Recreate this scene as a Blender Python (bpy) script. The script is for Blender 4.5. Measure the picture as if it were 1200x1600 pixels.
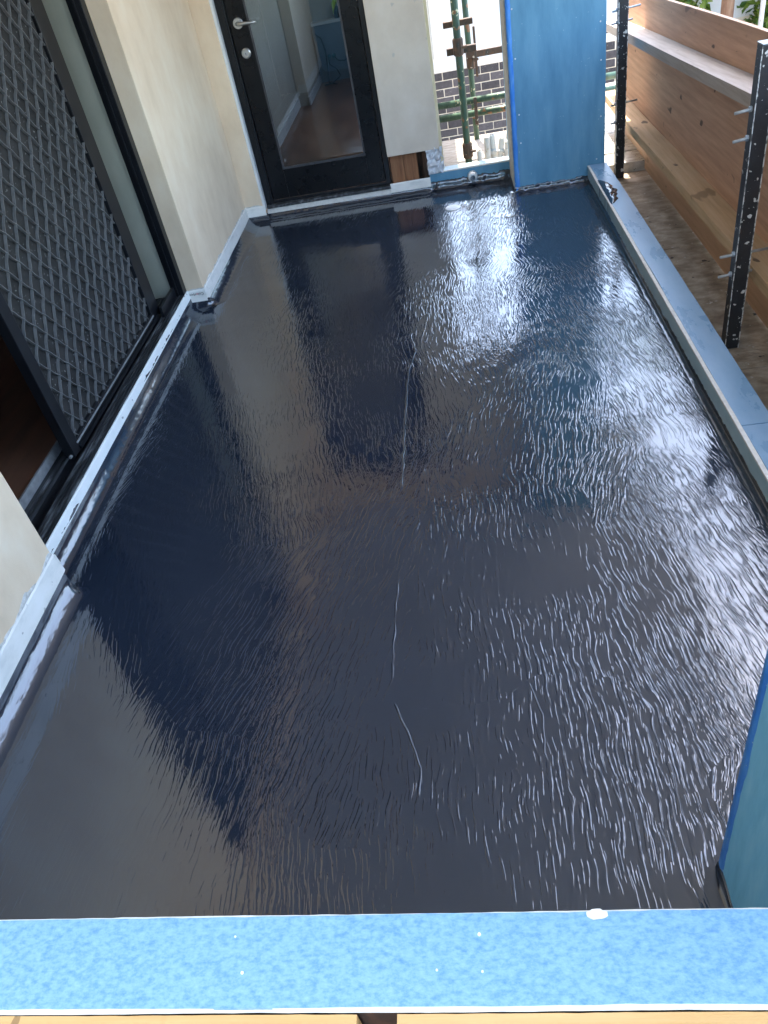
import bpy, bmesh, math, random
from mathutils import Vector, Matrix, noise
R = math.radians
random.seed(7)
for o in list(bpy.data.objects): bpy.data.objects.remove(o)
scn = bpy.context.scene
C = scn.collection

# ------------------------------------------------------------------ camera, sky, sun, exposure
CAM_H = 1.55
cd = bpy.data.cameras.new('camera'); cam = bpy.data.objects.new('camera', cd); C.objects.link(cam)
cd.sensor_fit = 'HORIZONTAL'; cd.sensor_width = 36; cd.lens = 36*1191.5/1200
cd.clip_start = 0.02; cd.clip_end = 500
AX = Vector((0.98519804, -0.10627854, -0.13449791)); AY = Vector((0.03536514, -0.64171652, 0.76612611)); AZ = Vector((-0.1677323, -0.75954248, -0.6284593))
rt = Vector((AX[0], AY[0], AZ[0])); up = -Vector((AX[1], AY[1], AZ[1])); bk = -Vector((AX[2], AY[2], AZ[2]))
cam.matrix_world = Matrix(((rt.x, up.x, bk.x, 0), (rt.y, up.y, bk.y, 0), (rt.z, up.z, bk.z, CAM_H), (0, 0, 0, 1)))
scn.camera = cam

SUN_EL = R(71); SUN_DIR = Vector((-0.12, 0.99, 0)).normalized()      # horizontal direction towards the sun
sunv = Vector((SUN_DIR.x*math.cos(SUN_EL), SUN_DIR.y*math.cos(SUN_EL), math.sin(SUN_EL)))
w = bpy.data.worlds.new('World'); scn.world = w; w.use_nodes = True
nt = w.node_tree; bg = nt.nodes['Background']
sky = nt.nodes.new('ShaderNodeTexSky'); sky.sky_type = 'NISHITA'; sky.sun_disc = False
sky.sun_elevation = SUN_EL; sky.sun_rotation = math.atan2(SUN_DIR.x, SUN_DIR.y)
sky.air_density = 1.2; sky.dust_density = 2.4
nt.links.new(sky.outputs[0], bg.inputs[0]); bg.inputs[1].default_value = 0.15
sl = bpy.data.lights.new('sun', 'SUN'); sl.energy = 2.0; sl.angle = R(0.53); sl.color = (1, 0.94, 0.84)
sun = bpy.data.objects.new('sun', sl); C.objects.link(sun)
sun.rotation_euler = (-sunv).to_track_quat('-Z', 'Y').to_euler()
scn.view_settings.view_transform = 'Standard'; scn.view_settings.look = 'None'
scn.view_settings.exposure = 3.15; scn.view_settings.gamma = 1

# ------------------------------------------------------------------ materials
MATS = {}
def nd(nt, t, **k):
    n = nt.nodes.new(t)
    for a, v in k.items():
        if a.startswith('i_'):
            key = a[2:]; key = int(key) if key.isdigit() else key.replace('_', ' ')
            n.inputs[key].default_value = v
        else: setattr(n, a, v)
    return n
def mat(name, cols, rough=0.6, scale=(8, 8, 8), detail=5, pos=None, bump=0.0, bscale=(60, 60, 60), bdist=0.002, spec=0.5, metal=0.0, rvar=0.0, specks=None):
    """cols: list of colours along a noise ramp; specks: (colour, scale, threshold)"""
    m = bpy.data.materials.new(name); m.use_nodes = True; t = m.node_tree; L = t.links.new
    p = t.nodes['Principled BSDF']
    p.inputs['Roughness'].default_value = rough; p.inputs['Specular IOR Level'].default_value = spec; p.inputs['Metallic'].default_value = metal
    geo = nd(t, 'ShaderNodeNewGeometry')
    mp = nd(t, 'ShaderNodeMapping', i_Scale=scale); L(geo.outputs['Position'], mp.inputs['Vector'])
    nz = nd(t, 'ShaderNodeTexNoise', i_Scale=1.0, i_Detail=detail, i_Roughness=0.62); L(mp.outputs[0], nz.inputs['Vector'])
    rp = nd(t, 'ShaderNodeValToRGB'); L(nz.outputs[0], rp.inputs[0])
    n = len(cols); e = rp.color_ramp.elements
    ps = pos or [0.32+0.36*i/max(1, n-1) for i in range(n)]
    while len(e) < n: e.new(0.5)
    for i, c in enumerate(cols): e[i].position = ps[i]; e[i].color = (*c, 1)
    out = rp.outputs[0]
    if specks:
        for sp_ in specks:
            sc, s, th = sp_[:3]; vz = nd(t, 'ShaderNodeTexNoise', i_Scale=s, i_Detail=2.0)
            ms = nd(t, 'ShaderNodeMapping', i_Scale=sp_[3] if len(sp_) > 3 else (1, 1, 1)); L(geo.outputs['Position'], ms.inputs['Vector']); L(ms.outputs[0], vz.inputs['Vector'])
            r2 = nd(t, 'ShaderNodeMapRange', i_1=th, i_2=th+0.03); L(vz.outputs[0], r2.inputs[0])
            mx = nd(t, 'ShaderNodeMix', data_type='RGBA'); L(r2.outputs[0], mx.inputs[0]); L(out, mx.inputs[6]); mx.inputs[7].default_value = (*sc, 1)
            out = mx.outputs[2]
    L(out, p.inputs['Base Color'])
    if rvar:
        mr = nd(t, 'ShaderNodeMapRange', i_3=max(0.02, rough-rvar), i_4=min(1, rough+rvar)); L(nz.outputs[0], mr.inputs[0]); L(mr.outputs[0], p.inputs['Roughness'])
    if bump:
        mb = nd(t, 'ShaderNodeMapping', i_Scale=bscale); L(geo.outputs['Position'], mb.inputs['Vector'])
        nb = nd(t, 'ShaderNodeTexNoise', i_Scale=1.0, i_Detail=4.0); L(mb.outputs[0], nb.inputs['Vector'])
        b = nd(t, 'ShaderNodeBump', i_Strength=bump, i_Distance=bdist); L(nb.outputs[0], b.inputs['Height']); L(b.outputs[0], p.inputs['Normal'])
    MATS[name] = m
    return m

render_c = mat('cream_render', [(.70, .54, .375), (.77, .61, .435), (.81, .67, .50)], .85, (5, 5, 3), bump=.6, bscale=(260, 260, 260), bdist=.0012)
render_g = mat('grey_render', [(.60, .51, .41), (.65, .56, .455), (.69, .605, .505)], .85, (6, 6, 5), bump=.6, bscale=(260, 260, 260), bdist=.0012, specks=[((.50, .46, .40), 14, .72)])
flash_w = mat('white_flashing', [(.70, .69, .64), (.82, .80, .74), (.86, .84, .79)], .45, (9, 9, 22), bump=.3, bscale=(30, 30, 30), rvar=.12, specks=[((.46, .44, .40), 38, .70)])
white_p = mat('white_primer', [(.76, .80, .78), (.84, .86, .84)], .55, (14, 14, 14), bump=.3, specks=[((.30, .31, .31), 22, .69)])
blue_cap = mat('blue_cement_sheet_mottled', [(.065, .20, .41), (.125, .285, .47), (.175, .345, .505), (.235, .41, .54)], .62, (170, 260, 170), detail=9, pos=[.25, .40, .53, .74], bump=.35, bscale=(300, 360, 300), bdist=.001)
blue_col = mat('blue_cement_sheet_brushed', [(.078, .239, .377), (.115, .299, .446), (.166, .359, .497)], .5, (14, 14, 3.0), detail=7, pos=[.28, .5, .74], bump=.2, bscale=(80, 80, 12), rvar=.12, specks=[((.26, .44, .55), 60, .73)])
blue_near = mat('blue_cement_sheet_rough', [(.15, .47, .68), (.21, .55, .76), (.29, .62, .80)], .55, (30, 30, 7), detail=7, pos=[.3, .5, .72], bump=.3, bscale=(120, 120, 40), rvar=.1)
blue_kerb = mat('blue_sealed_sheet', [(.153, .288, .432), (.207, .342, .486), (.261, .396, .531)], .3, (9, 3, 9), detail=6, bump=.12, bscale=(60, 30, 60), rvar=.13)
blue_face = mat('pale_sealed_sheet', [(.26, .38, .44), (.33, .46, .52), (.38, .50, .55)], .45, (12, 6, 14), bump=.2)
blue_stripe = mat('blue_sealant', [(.025, .17, .60), (.05, .25, .70), (.12, .34, .72)], .4, (40, 40, 9), bump=.6, bscale=(150, 150, 60), specks=[((.45, .6, .7), 70, .71)])
cement = mat('raw_cement_edge', [(.40, .39, .34), (.52, .50, .44), (.60, .58, .52)], .85, (30, 30, 30), bump=.5)
cem_edge = mat('white_cement_edge', [(.60, .58, .53), (.74, .72, .67)], .85, (60, 60, 60), bump=.6, bscale=(220, 220, 220))
black_al = mat('black_aluminium', [(.006, .007, .009), (.010, .011, .014)], .32, (20, 20, 6), bump=.05, rvar=.08, spec=.3)
black_dr = mat('black_door_paint', [(.004, .0045, .006), (.007, .0075, .009)], .28, (12, 12, 12), rvar=.06, spec=.22)
dust_al = mat('dusty_black_aluminium', [(.010, .011, .013), (.03, .032, .036), (.16, .17, .18), (.34, .36, .37)], .45, (30, 5, 30), pos=[.3, .5, .66, .78], bump=.3)
bead_m = mat('grey_bead', [(.03, .03, .033), (.06, .06, .065)], .4, (20, 20, 20))
dark_scr = mat('fly_screen', [(.018, .0175, .017), (.030, .029, .028), (.042, .040, .039)], .8, (6, 6, 6), bump=.6, bscale=(500, 500, 500), specks=[((.26, .26, .25), 90, .68)], spec=.2)
grille_m = mat('grille_bar_black', [(.12, .12, .12), (.18, .18, .178)], .33, (30, 30, 30))
olive = mat('grey_olive_panel', [(.364, .371, .301), (.434, .434, .357)], .4, (8, 8, 4))
silver = mat('satin_metal', [(.42, .42, .41), (.55, .55, .53)], .3, (40, 40, 40), metal=.9)
zinc = mat('weathered_zinc', [(.35, .36, .37), (.52, .54, .55)], .45, (30, 30, 30), metal=.6, bump=.2)
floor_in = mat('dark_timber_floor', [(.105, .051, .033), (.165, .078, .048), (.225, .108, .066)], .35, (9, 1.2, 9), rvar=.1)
floor_in2 = mat('red_brown_floor', [(.125, .056, .033), (.188, .088, .053), (.237, .119, .075)], .35, (14, 1.5, 9), rvar=.1)
wall_in = mat('interior_wall', [(.44, .40, .34), (.50, .46, .40)], .8, (3, 3, 3))
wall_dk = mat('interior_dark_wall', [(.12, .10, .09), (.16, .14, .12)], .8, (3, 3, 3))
white_gl = mat('white_gloss', [(.66, .67, .66), (.74, .74, .73)], .4, (10, 10, 10))
bluegrey = mat('blue_grey_panel', [(.17, .21, .25), (.20, .245, .29)], .6, (5, 5, 5))
socket_m = mat('teal_plug', [(.03, .13, .17), (.05, .17, .21)], .45, (60, 60, 60))
cord_m = mat('dark_cord', [(.02, .035, .04), (.04, .06, .065)], .5, (60, 60, 60))
lime_m = mat('lime_reflection', [(.42, .62, .03), (.55, .75, .06)], .7, (50, 50, 50))  # hi-vis lime of the figure mirrored in the door glass
soffit_m = mat('painted_soffit', [(.47, .53, .61), (.53, .59, .67)], .8, (1.2, 1.2, 1.2))
stud_m = mat('exposed_stud', [(.16, .060, .024), (.27, .115, .05), (.34, .16, .075)], .7, (60, 60, 5), bump=.4, bscale=(120, 120, 10))
stud_dk = mat('dark_brown_stud', [(.02, .013, .010), (.05, .028, .018), (.11, .05, .026)], .75, (50, 50, 12), bump=.5)  # very dark brown, also used behind the studs and on the parapet frame
edge_m = mat('pale_edge', [(.66, .55, .33), (.76, .66, .44)], .65, (40, 40, 6), bump=.3)
foil_m = mat('torn_foil_wrap', [(.50, .52, .55), (.68, .70, .73), (.80, .82, .85)], .4, (50, 50, 50), bump=.6, specks=[((.55, .03, .04), 28, .68)])
drainw = mat('white_plastic', [(.66, .68, .68), (.78, .80, .80)], .3, (30, 30, 30), bump=.2)
lettering = mat('black_print', [(.02, .02, .022), (.03, .03, .03)], .6)
letter_r = mat('red_print', [(.5, .02, .03), (.6, .03, .04)], .6)
green_p = mat('green_painted_steel', [(.018, .045, .026), (.034, .075, .043), (.06, .11, .065)], .4, (30, 30, 8), bump=.3, bscale=(80, 80, 30), specks=[((.20, .085, .03), 16, .60), ((.55, .50, .30), 30, .68)])
rust_p = mat('rusty_steel', [(.045, .03, .02), (.09, .05, .028), (.04, .042, .036)], .7, (40, 40, 20), bump=.5, specks=[((.11, .055, .028), 22, .60), ((.55, .50, .40), 40, .68)])
brick_ms = [mat('charcoal_brick_%d' % i, [tuple(c*k for c in (.058, .050, .052)), tuple(c*k for c in (.090, .078, .080))], .8, (25, 25, 25), bump=.6, bscale=(150, 150, 150), specks=[((.28, .25, .23), 60, .70)]) for i, k in enumerate((.72, 1.0, 1.35))]
mortar = mat('cream_mortar', [(.66, .56, .43), (.76, .67, .54)], .9, (30, 30, 30), bump=.5)
wallw = mat('white_render', [(.66, .655, .64), (.72, .715, .70)], .85, (4, 4, 4), bump=.3, bscale=(120, 120, 120))
rubble_m = mat('cream_rubble', [(.34, .29, .23), (.52, .47, .40), (.66, .61, .54)], .9, (14, 14, 14), bump=.8, bscale=(50, 50, 50), bdist=.02)
ledge_m = mat('dusty_ledge', [(.20, .17, .13), (.30, .26, .21), (.38, .34, .28)], .85, (16, 30, 16), bump=.6)
pvc = mat('dusty_pvc', [(.46, .45, .42), (.58, .575, .55)], .45, (30, 30, 20), specks=[((.38, .32, .25), 25, .66)])
post_m = mat('flecked_black_paint', [(.012, .013, .015), (.024, .025, .029)], .38, (20, 20, 20), bump=.2, specks=[((.60, .58, .53), 36, .655), ((.68, .67, .63), 120, .70)])
post_w = mat('worn_paint_edge', [(.03, .03, .03), (.10, .095, .09), (.62, .60, .55), (.68, .66, .60)], .6, (60, 60, 34), pos=[.3, .45, .52, .7], bump=.4)
def wood(name, a, b, c, rough=.65, sc=(46, 2.4, 46), knots=True):
    return mat(name, [a, b, c], rough, sc, detail=9, pos=[.25, .5, .78], bump=.45, bscale=tuple(s_*3 for s_ in sc), bdist=.0012,
               specks=[(tuple(x*.72 for x in a), 9, .705, (1, .38, 1)), (tuple(x*.30 for x in a), 13, .70, (1, .5, 1)), (tuple(x*.5 for x in b), 60, .735, (1, .3, 1))] if knots else None)
wood_f = wood('plywood_face', (.419, .224, .127), (.552, .307, .179), (.688, .403, .247))
wood_f2 = wood('plywood_face_pale', (.497, .289, .166), (.620, .379, .228), (.731, .469, .296))
wood_r = wood('rail_timber', (.440, .275, .132), (.572, .374, .198), (.660, .462, .275))
wood_g = wood('weathered_timber', (.36, .29, .23), (.48, .40, .34), (.56, .49, .43), rough=.8)
wood_y = wood('pine_framing', (.42, .235, .08), (.52, .31, .115), (.58, .37, .16), sc=(3, 60, 60))
deck_m = mat('stained_deck_sheet', [(.195, .143, .098), (.325, .252, .179), (.471, .382, .285), (.650, .552, .439)], .8, (11, 16, 11), detail=7, pos=[.28, .45, .6, .78], bump=.8, bscale=(40, 60, 40), bdist=.006, specks=[((.55, .50, .43), 34, .70), ((.06, .045, .035), 22, .70)])
plank_m = mat('mortar_spattered_plank', [(.30, .27, .23), (.46, .43, .38), (.58, .56, .51)], .85, (16, 30, 16), detail=6, bump=.7, bscale=(60, 60, 60), bdist=.004, specks=[((.07, .06, .05), 48, .66)])
ground_m = mat('pale_ground', [(.16, .14, .11), (.25, .22, .18), (.33, .30, .26)], .95, (1.5, 1.5, 1.5), bump=.8, bscale=(9, 9, 9), bdist=.03)
bark = mat('tree_bark', [(.10, .055, .032), (.20, .105, .06), (.30, .19, .12)], .85, (16, 16, 3), bump=.8, bscale=(40, 40, 8), bdist=.01)
leaf_ms = []
for i, c in enumerate([(.055, .115, .015), (.10, .17, .022), (.16, .215, .03)]):
    m = bpy.data.materials.new('leaf_%d' % i); m.use_nodes = True; t = m.node_tree; p = t.nodes['Principled BSDF']
    g = nd(t, 'ShaderNodeNewGeometry'); n_ = nd(t, 'ShaderNodeTexNoise', i_Scale=7.0); t.links.new(g.outputs['Position'], n_.inputs['Vector'])
    r_ = nd(t, 'ShaderNodeValToRGB'); t.links.new(n_.outputs[0], r_.inputs[0])
    r_.color_ramp.elements[0].position = .35; r_.color_ramp.elements[0].color = (*[x*.75 for x in c], 1)
    r_.color_ramp.elements[1].position = .65; r_.color_ramp.elements[1].color = (*[x*1.25 for x in c], 1)
    t.links.new(r_.outputs[0], p.inputs['Base Color']); p.inputs['Roughness'].default_value = .45
    tr = nd(t, 'ShaderNodeBsdfTranslucent'); t.links.new(r_.outputs[0], tr.inputs[0])
    mx = nd(t, 'ShaderNodeMixShader', i_Fac=.4); o_ = t.nodes['Material Output']
    t.links.new(p.outputs[0], mx.inputs[1]); t.links.new(tr.outputs[0], mx.inputs[2]); t.links.new(mx.outputs[0], o_.inputs[0])
    leaf_ms.append(m)

def glass_mat():
    m = bpy.data.materials.new('window_glass'); m.use_nodes = True; t = m.node_tree; L = t.links.new
    for n in list(t.nodes):
        if n.type == 'BSDF_PRINCIPLED': t.nodes.remove(n)
    tr = nd(t, 'ShaderNodeBsdfTransparent'); tr.inputs[0].default_value = (.62, .65, .64, 1)
    gl = nd(t, 'ShaderNodeBsdfGlossy'); gl.inputs['Roughness'].default_value = .01
    fr = nd(t, 'ShaderNodeFresnel', i_IOR=1.75)
    mx = nd(t, 'ShaderNodeMixShader'); L(fr.outputs[0], mx.inputs[0]); L(tr.outputs[0], mx.inputs[1]); L(gl.outputs[0], mx.inputs[2])
    L(mx.outputs[0], t.nodes['Material Output'].inputs[0])
    return m
glass = glass_mat()

def membrane_mat(name, floor=True):
    m = bpy.data.materials.new(name); m.use_nodes = True; t = m.node_tree; L = t.links.new
    p = t.nodes['Principled BSDF']
    p.inputs['Roughness'].default_value = .055; p.inputs['IOR'].default_value = 1.95
    geo = nd(t, 'ShaderNodeNewGeometry'); pos = geo.outputs['Position']
    cn = nd(t, 'ShaderNodeTexNoise', i_Scale=2.2, i_Detail=4.0); L(pos, cn.inputs['Vector'])
    rp = nd(t, 'ShaderNodeValToRGB'); L(cn.outputs[0], rp.inputs[0])
    rp.color_ramp.elements[0].position = .35; rp.color_ramp.elements[0].color = (.014, .0205, .034, 1)
    rp.color_ramp.elements[1].position = .7; rp.color_ramp.elements[1].color = (.019, .027, .043, 1)
    L(rp.outputs[0], p.inputs['Base Color'])
    if floor:
        # brush patches: the direction of the ridges changes from patch to patch
        wz = nd(t, 'ShaderNodeTexNoise', i_Scale=2.6, i_Detail=2.0); L(pos, wz.inputs['Vector'])
        wa = nd(t, 'ShaderNodeVectorMath', operation='MULTIPLY_ADD'); L(wz.outputs['Color'], wa.inputs[0]); wa.inputs[1].default_value = (.35, .35, 0); L(pos, wa.inputs[2])
        mpv = nd(t, 'ShaderNodeMapping', i_Scale=(1.75, 1.25, 0)); L(wa.outputs[0], mpv.inputs['Vector'])
        vo = nd(t, 'ShaderNodeTexVoronoi', i_Scale=1.0); vo.inputs['Randomness'].default_value = .9; L(mpv.outputs[0], vo.inputs['Vector'])
        sep = nd(t, 'ShaderNodeSeparateColor'); L(vo.outputs['Color'], sep.inputs[0])
        ang = nd(t, 'ShaderNodeMapRange', i_3=R(-14), i_4=R(20)); L(sep.outputs[0], ang.inputs[0])
        wn = nd(t, 'ShaderNodeTexNoise', i_Scale=4.5, i_Detail=2.0); L(pos, wn.inputs['Vector'])
        wp = nd(t, 'ShaderNodeVectorMath', operation='MULTIPLY_ADD'); L(wn.outputs['Color'], wp.inputs[0]); wp.inputs[1].default_value = (.05, .03, 0); L(pos, wp.inputs[2])
        vr = nd(t, 'ShaderNodeVectorRotate', rotation_type='Z_AXIS'); L(wp.outputs[0], vr.inputs['Vector']); L(ang.outputs[0], vr.inputs['Angle'])
        mp = nd(t, 'ShaderNodeMapping', i_Scale=(108, 11, 1)); L(vr.outputs[0], mp.inputs['Vector'])
        n1 = nd(t, 'ShaderNodeTexNoise', i_Scale=1.0, i_Detail=1.6, i_Roughness=.5); L(mp.outputs[0], n1.inputs['Vector'])
        bl_ = nd(t, 'ShaderNodeMapRange', interpolation_type='SMOOTHSTEP', i_1=.45, i_2=.65); L(n1.outputs[0], bl_.inputs[0])
        mp2 = nd(t, 'ShaderNodeMapping', i_Scale=(210, 60, 1), i_Location=(3, 9, 0)); L(vr.outputs[0], mp2.inputs['Vector'])
        n2 = nd(t, 'ShaderNodeTexNoise', i_Scale=1.0, i_Detail=1.0); L(mp2.outputs[0], n2.inputs['Vector'])
        # amplitude of the strokes: wet smooth pools and ropey patches
        am = nd(t, 'ShaderNodeTexNoise', i_Scale=2.1, i_Detail=3.0); mpa = nd(t, 'ShaderNodeMapping', i_Location=(5.3, 2.1, 0)); L(pos, mpa.inputs['Vector']); L(mpa.outputs[0], am.inputs['Vector'])
        amr = nd(t, 'ShaderNodeMapRange', i_1=.38, i_2=.58, i_3=.20, i_4=1.0); L(am.outputs[0], amr.inputs[0])
        sx = nd(t, 'ShaderNodeSeparateXYZ'); L(pos, sx.inputs[0])
        rgt = nd(t, 'ShaderNodeMapRange', i_1=-.9, i_2=.5, i_3=.6, i_4=1.75); L(sx.outputs[0], rgt.inputs[0])
        amp = nd(t, 'ShaderNodeMath', operation='MULTIPLY'); L(amr.outputs[0], amp.inputs[0]); L(rgt.outputs[0], amp.inputs[1])
        h2 = nd(t, 'ShaderNodeMath', operation='MULTIPLY', i_1=.45); L(n2.outputs[0], h2.inputs[0])
        hs = nd(t, 'ShaderNodeMath', operation='ADD'); L(bl_.outputs[0], hs.inputs[0]); L(h2.outputs[0], hs.inputs[1])
        sb = nd(t, 'ShaderNodeMath', operation='SUBTRACT', i_1=.55); L(hs.outputs[0], sb.inputs[0])
        hh = nd(t, 'ShaderNodeMath', operation='MULTIPLY'); L(sb.outputs[0], hh.inputs[0]); L(amp.outputs[0], hh.inputs[1])
        # broad undulation of the sheet below
        n3 = nd(t, 'ShaderNodeTexNoise', i_Scale=5.0, i_Detail=1.0); L(pos, n3.inputs['Vector'])
        h3 = nd(t, 'ShaderNodeMath', operation='MULTIPLY_ADD', i_1=3.0); L(n3.outputs[0], h3.inputs[0]); L(hh.outputs[0], h3.inputs[2])
        b = nd(t, 'ShaderNodeBump', i_Strength=1.0, i_Distance=.00064); L(h3.outputs[0], b.inputs['Height'])
    else:
        mp = nd(t, 'ShaderNodeMapping', i_Scale=(34, 12, 34)); L(pos, mp.inputs['Vector'])
        n1 = nd(t, 'ShaderNodeTexNoise', i_Scale=1.0, i_Detail=3.0); L(mp.outputs[0], n1.inputs['Vector'])
        b = nd(t, 'ShaderNodeBump', i_Strength=1.0, i_Distance=.0016); L(n1.outputs[0], b.inputs['Height'])
        p.inputs['Roughness'].default_value = .13
    L(b.outputs[0], p.inputs['Normal'])
    return m
memb = membrane_mat('wet_membrane'); memb_up = membrane_mat('wet_membrane_upstand', False)

# ------------------------------------------------------------------ mesh helpers (world coordinates)
def nb(): return bmesh.new()
def abox(bm, x0, x1, y0, y1, z0, z1, bev=0.0):
    b = bmesh.new()
    vs = [b.verts.new((x, y, z)) for x in (x0, x1) for y in (y0, y1) for z in (z0, z1)]
    for f in ((0, 1, 3, 2), (4, 6, 7, 5), (0, 4, 5, 1), (2, 3, 7, 6), (0, 2, 6, 4), (1, 5, 7, 3)): b.faces.new([vs[i] for i in f])
    if bev: bmesh.ops.bevel(b, geom=list(b.edges), offset=bev, segments=2, affect='EDGES', profile=.6)
    merge(bm, b); return bm
def merge(bm, b):
    vm = {v: bm.verts.new(v.co) for v in b.verts}
    for f in b.faces:
        try: bm.faces.new([vm[v] for v in f.verts])
        except ValueError: pass
    b.free()
def box(*a, **k): return abox(nb(), *a, **k)
def tube(pts, rad, n=10, bm=None, cap=True):
    bm = bm or nb(); pts = [Vector(p) for p in pts]; rings = []
    rads = rad if isinstance(rad, (list, tuple)) else [rad]*len(pts)
    ref = Vector((0, 0, 1))
    for i, p in enumerate(pts):
        d = (pts[min(i+1, len(pts)-1)]-pts[max(i-1, 0)]).normalized()
        if abs(d.dot(ref)) > .95: ref2 = Vector((1, 0, 0))
        else: ref2 = ref
        a = d.cross(ref2).normalized(); b = d.cross(a)
        rings.append([bm.verts.new(p+(a*math.cos(2*math.pi*k/n)+b*math.sin(2*math.pi*k/n))*rads[i]) for k in range(n)])
    for r0, r1 in zip(rings, rings[1:]):
        for k in range(n): bm.faces.new((r0[k], r0[(k+1) % n], r1[(k+1) % n], r1[k]))
    if cap: bm.faces.new(rings[0]); bm.faces.new(rings[-1])
    return bm
def obj(name, bm, m, parent=None, smooth=False, loc=None):
    me = bpy.data.meshes.new(name); bmesh.ops.recalc_face_normals(bm, faces=bm.faces)
    o = bpy.data.objects.new(name, me)
    off = Vector((0, 0, 0))
    if parent is not None:
        r = parent
        while r.parent: r = r.parent
        off = Vector(r.location)
    elif loc is not None: off = Vector(loc)
    else:
        xs = [v.co for v in bm.verts]
        off = Vector((sum(c.x for c in xs)/len(xs), sum(c.y for c in xs)/len(xs), min(c.z for c in xs)))
    bmesh.ops.translate(bm, verts=bm.verts, vec=-off)
    bm.to_mesh(me); bm.free()
    if smooth:
        for p in me.polygons: p.use_smooth = True
    for k in (m if isinstance(m, (list, tuple)) else [m]): me.materials.append(k)
    C.objects.link(o)
    if parent is not None: o.parent = parent
    else: o.location = off
    return o
def tag(o, label=None, cat=None, group=None, kind=None):
    if label: o['label'] = label
    if cat: o['category'] = cat
    if group: o['group'] = group
    if kind: o['kind'] = kind
    return o
def thing(name, loc, label, cat, group=None):
    o = bpy.data.objects.new(name, None); o.empty_display_size = .1; C.objects.link(o); o.location = loc
    return tag(o, label, cat, group)
def nz(x, y=0.0, z=0.0): return noise.noise(Vector((x, y, z)))

# ------------------------------------------------------------------ ground
g = nb(); n = 24
gv = [[g.verts.new((-150+300*i/n, -150+300*j/n, -3.0+(.05*nz(i*.7, j*.7)))) for j in range(n+1)] for i in range(n+1)]
for i in range(n):
    for j in range(n): g.faces.new((gv[i][j], gv[i+1][j], gv[i+1][j+1], gv[i][j+1]))
tag(obj('ground', g, ground_m, loc=(0, 0, -3)), 'pale dusty ground below the balcony', kind='structure')

# ------------------------------------------------------------------ balcony floor with its membrane
fb = box(-1.47, .80, .22, 5.06, -.30, 0)
balcony = obj('balcony_floor', fb, memb, loc=(0, 0, 0)); tag(balcony, 'wet black waterproofing membrane brushed over the balcony floor', kind='structure')

def upstand(name, p0, p1, inward, top, cove, jag=.004, seed=0.0, thick=.004, lump=0.0, rz=None):
    """membrane turned up a wall from p0 to p1 (wall line at floor level)"""
    p0 = Vector((*p0, 0)); p1 = Vector((*p1, 0)); d = p1-p0; L = d.length; d.normalize(); inn = Vector((*inward, 0))
    ns = max(3, int(L/.012)); bm = nb(); rows = []
    for i in range(ns+1):
        s = i/ns; q = p0+d*(L*s); u = L*s
        t = top+jag*(nz(u*14, seed)+.8*nz(u*47, seed+3)+.5*nz(u*120, seed+7))*1.6
        cv = cove*(1+.22*nz(u*9, seed+11)+.15*nz(u*33, seed+5))
        te = max(.12, min(1, u/.035, (L-u)/.035))**.5; cv *= te
        ch = min(cv*.85, t*.8)
        pts = [(cv+.03, -.003), (cv+.012, .0012)]
        if rz:
            cv = te*cove*(1+.05*nz(u*7, seed+11)+.05*nz(u*41, seed+5)); rr = rz*(1+.05*nz(u*9, seed+21)); ch = rr+.004
            pts = [(cv+.055, -.003), (cv+.03, .0008), (cv+.012, .0022), (cv, .0065), (cv*.66+thick*.34, rr*.40), (cv*.33+thick*.67, rr*.70), (thick*1.6, rr), (thick*1.1, rr+.004)]
        for k in range(0 if rz else 7):
            a = math.pi/2*k/6
            pts.append((cv-(cv-thick)*math.sin(a), .0016+ch*(1-math.cos(a))))
        pts += [(thick*1.1, max(ch+.002, t*.93)), (thick*.5, max(ch+.004, t)), (-.002, max(ch+.004, t))]
        rows.append([bm.verts.new(q+inn*(a+lump*nz(u*30, b*40, seed))+Vector((0, 0, b))) for a, b in pts])
    for r0, r1 in zip(rows, rows[1:]):
        for k in range(len(r0)-1): bm.faces.new((r0[k], r1[k], r1[k+1], r0[k+1]))
    return obj(name, bm, memb_up, balcony, smooth=True)
XP, XD, XF = -1.335, -1.42, -1.335       # near pier, sliding door line, far pier
upstand('membrane_upstand', (XP, .25), (XP, 1.676), (1, 0), .080, .042, .004, 1, rz=.044)
upstand('membrane_upstand', (XD-.01, 1.674), (XP+.003, 1.674), (0, 1), .078, .03, .004, 31)
upstand('membrane_upstand', (XD, 1.672), (XD, 3.755), (1, 0), .074, .030, .005, 2, rz=.038)
upstand('membrane_upstand', (XD-.02, 3.75), (XF+.02, 3.75), (0, -1), .046, .03, .004, 3, rz=.030)
upstand('membrane_upstand', (XF, 3.747), (XF, 5.01), (1, 0), .048, .05, .002, 4, rz=.036)
upstand('membrane_upstand', (XF-.01, 5.0), (-1.20, 5.0), (0, -1), .040, .02, .003, 5)
upstand('membrane_upstand', (-1.215, 5.03), (-.13, 5.03), (0, -1), .036, .06, .006, 6)
upstand('membrane_upstand', (-.135, 5.05), (.37, 5.05), (0, -1), .050, .03, .008, 7, .010, .006)
upstand('membrane_upstand', (.365, 5.06), (.365, 4.757), (-1, 0), .028, .02, .006, 8, .006)
upstand('membrane_upstand', (.36, 4.76), (.80, 4.76), (0, -1), .030, .022, .006, 9, .006, .005)
upstand('membrane_upstand', (.79, 4.765), (.79, .70), (-1, 0), .020, .007, .004, 10, .002)
upstand('membrane_upstand', (.80, .708), (.362, .708), (0, 1), .020, .02, .003, 11)
upstand('membrane_upstand', (.365, .71), (.365, .25), (-1, 0), .016, .02, .004, 12)
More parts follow.
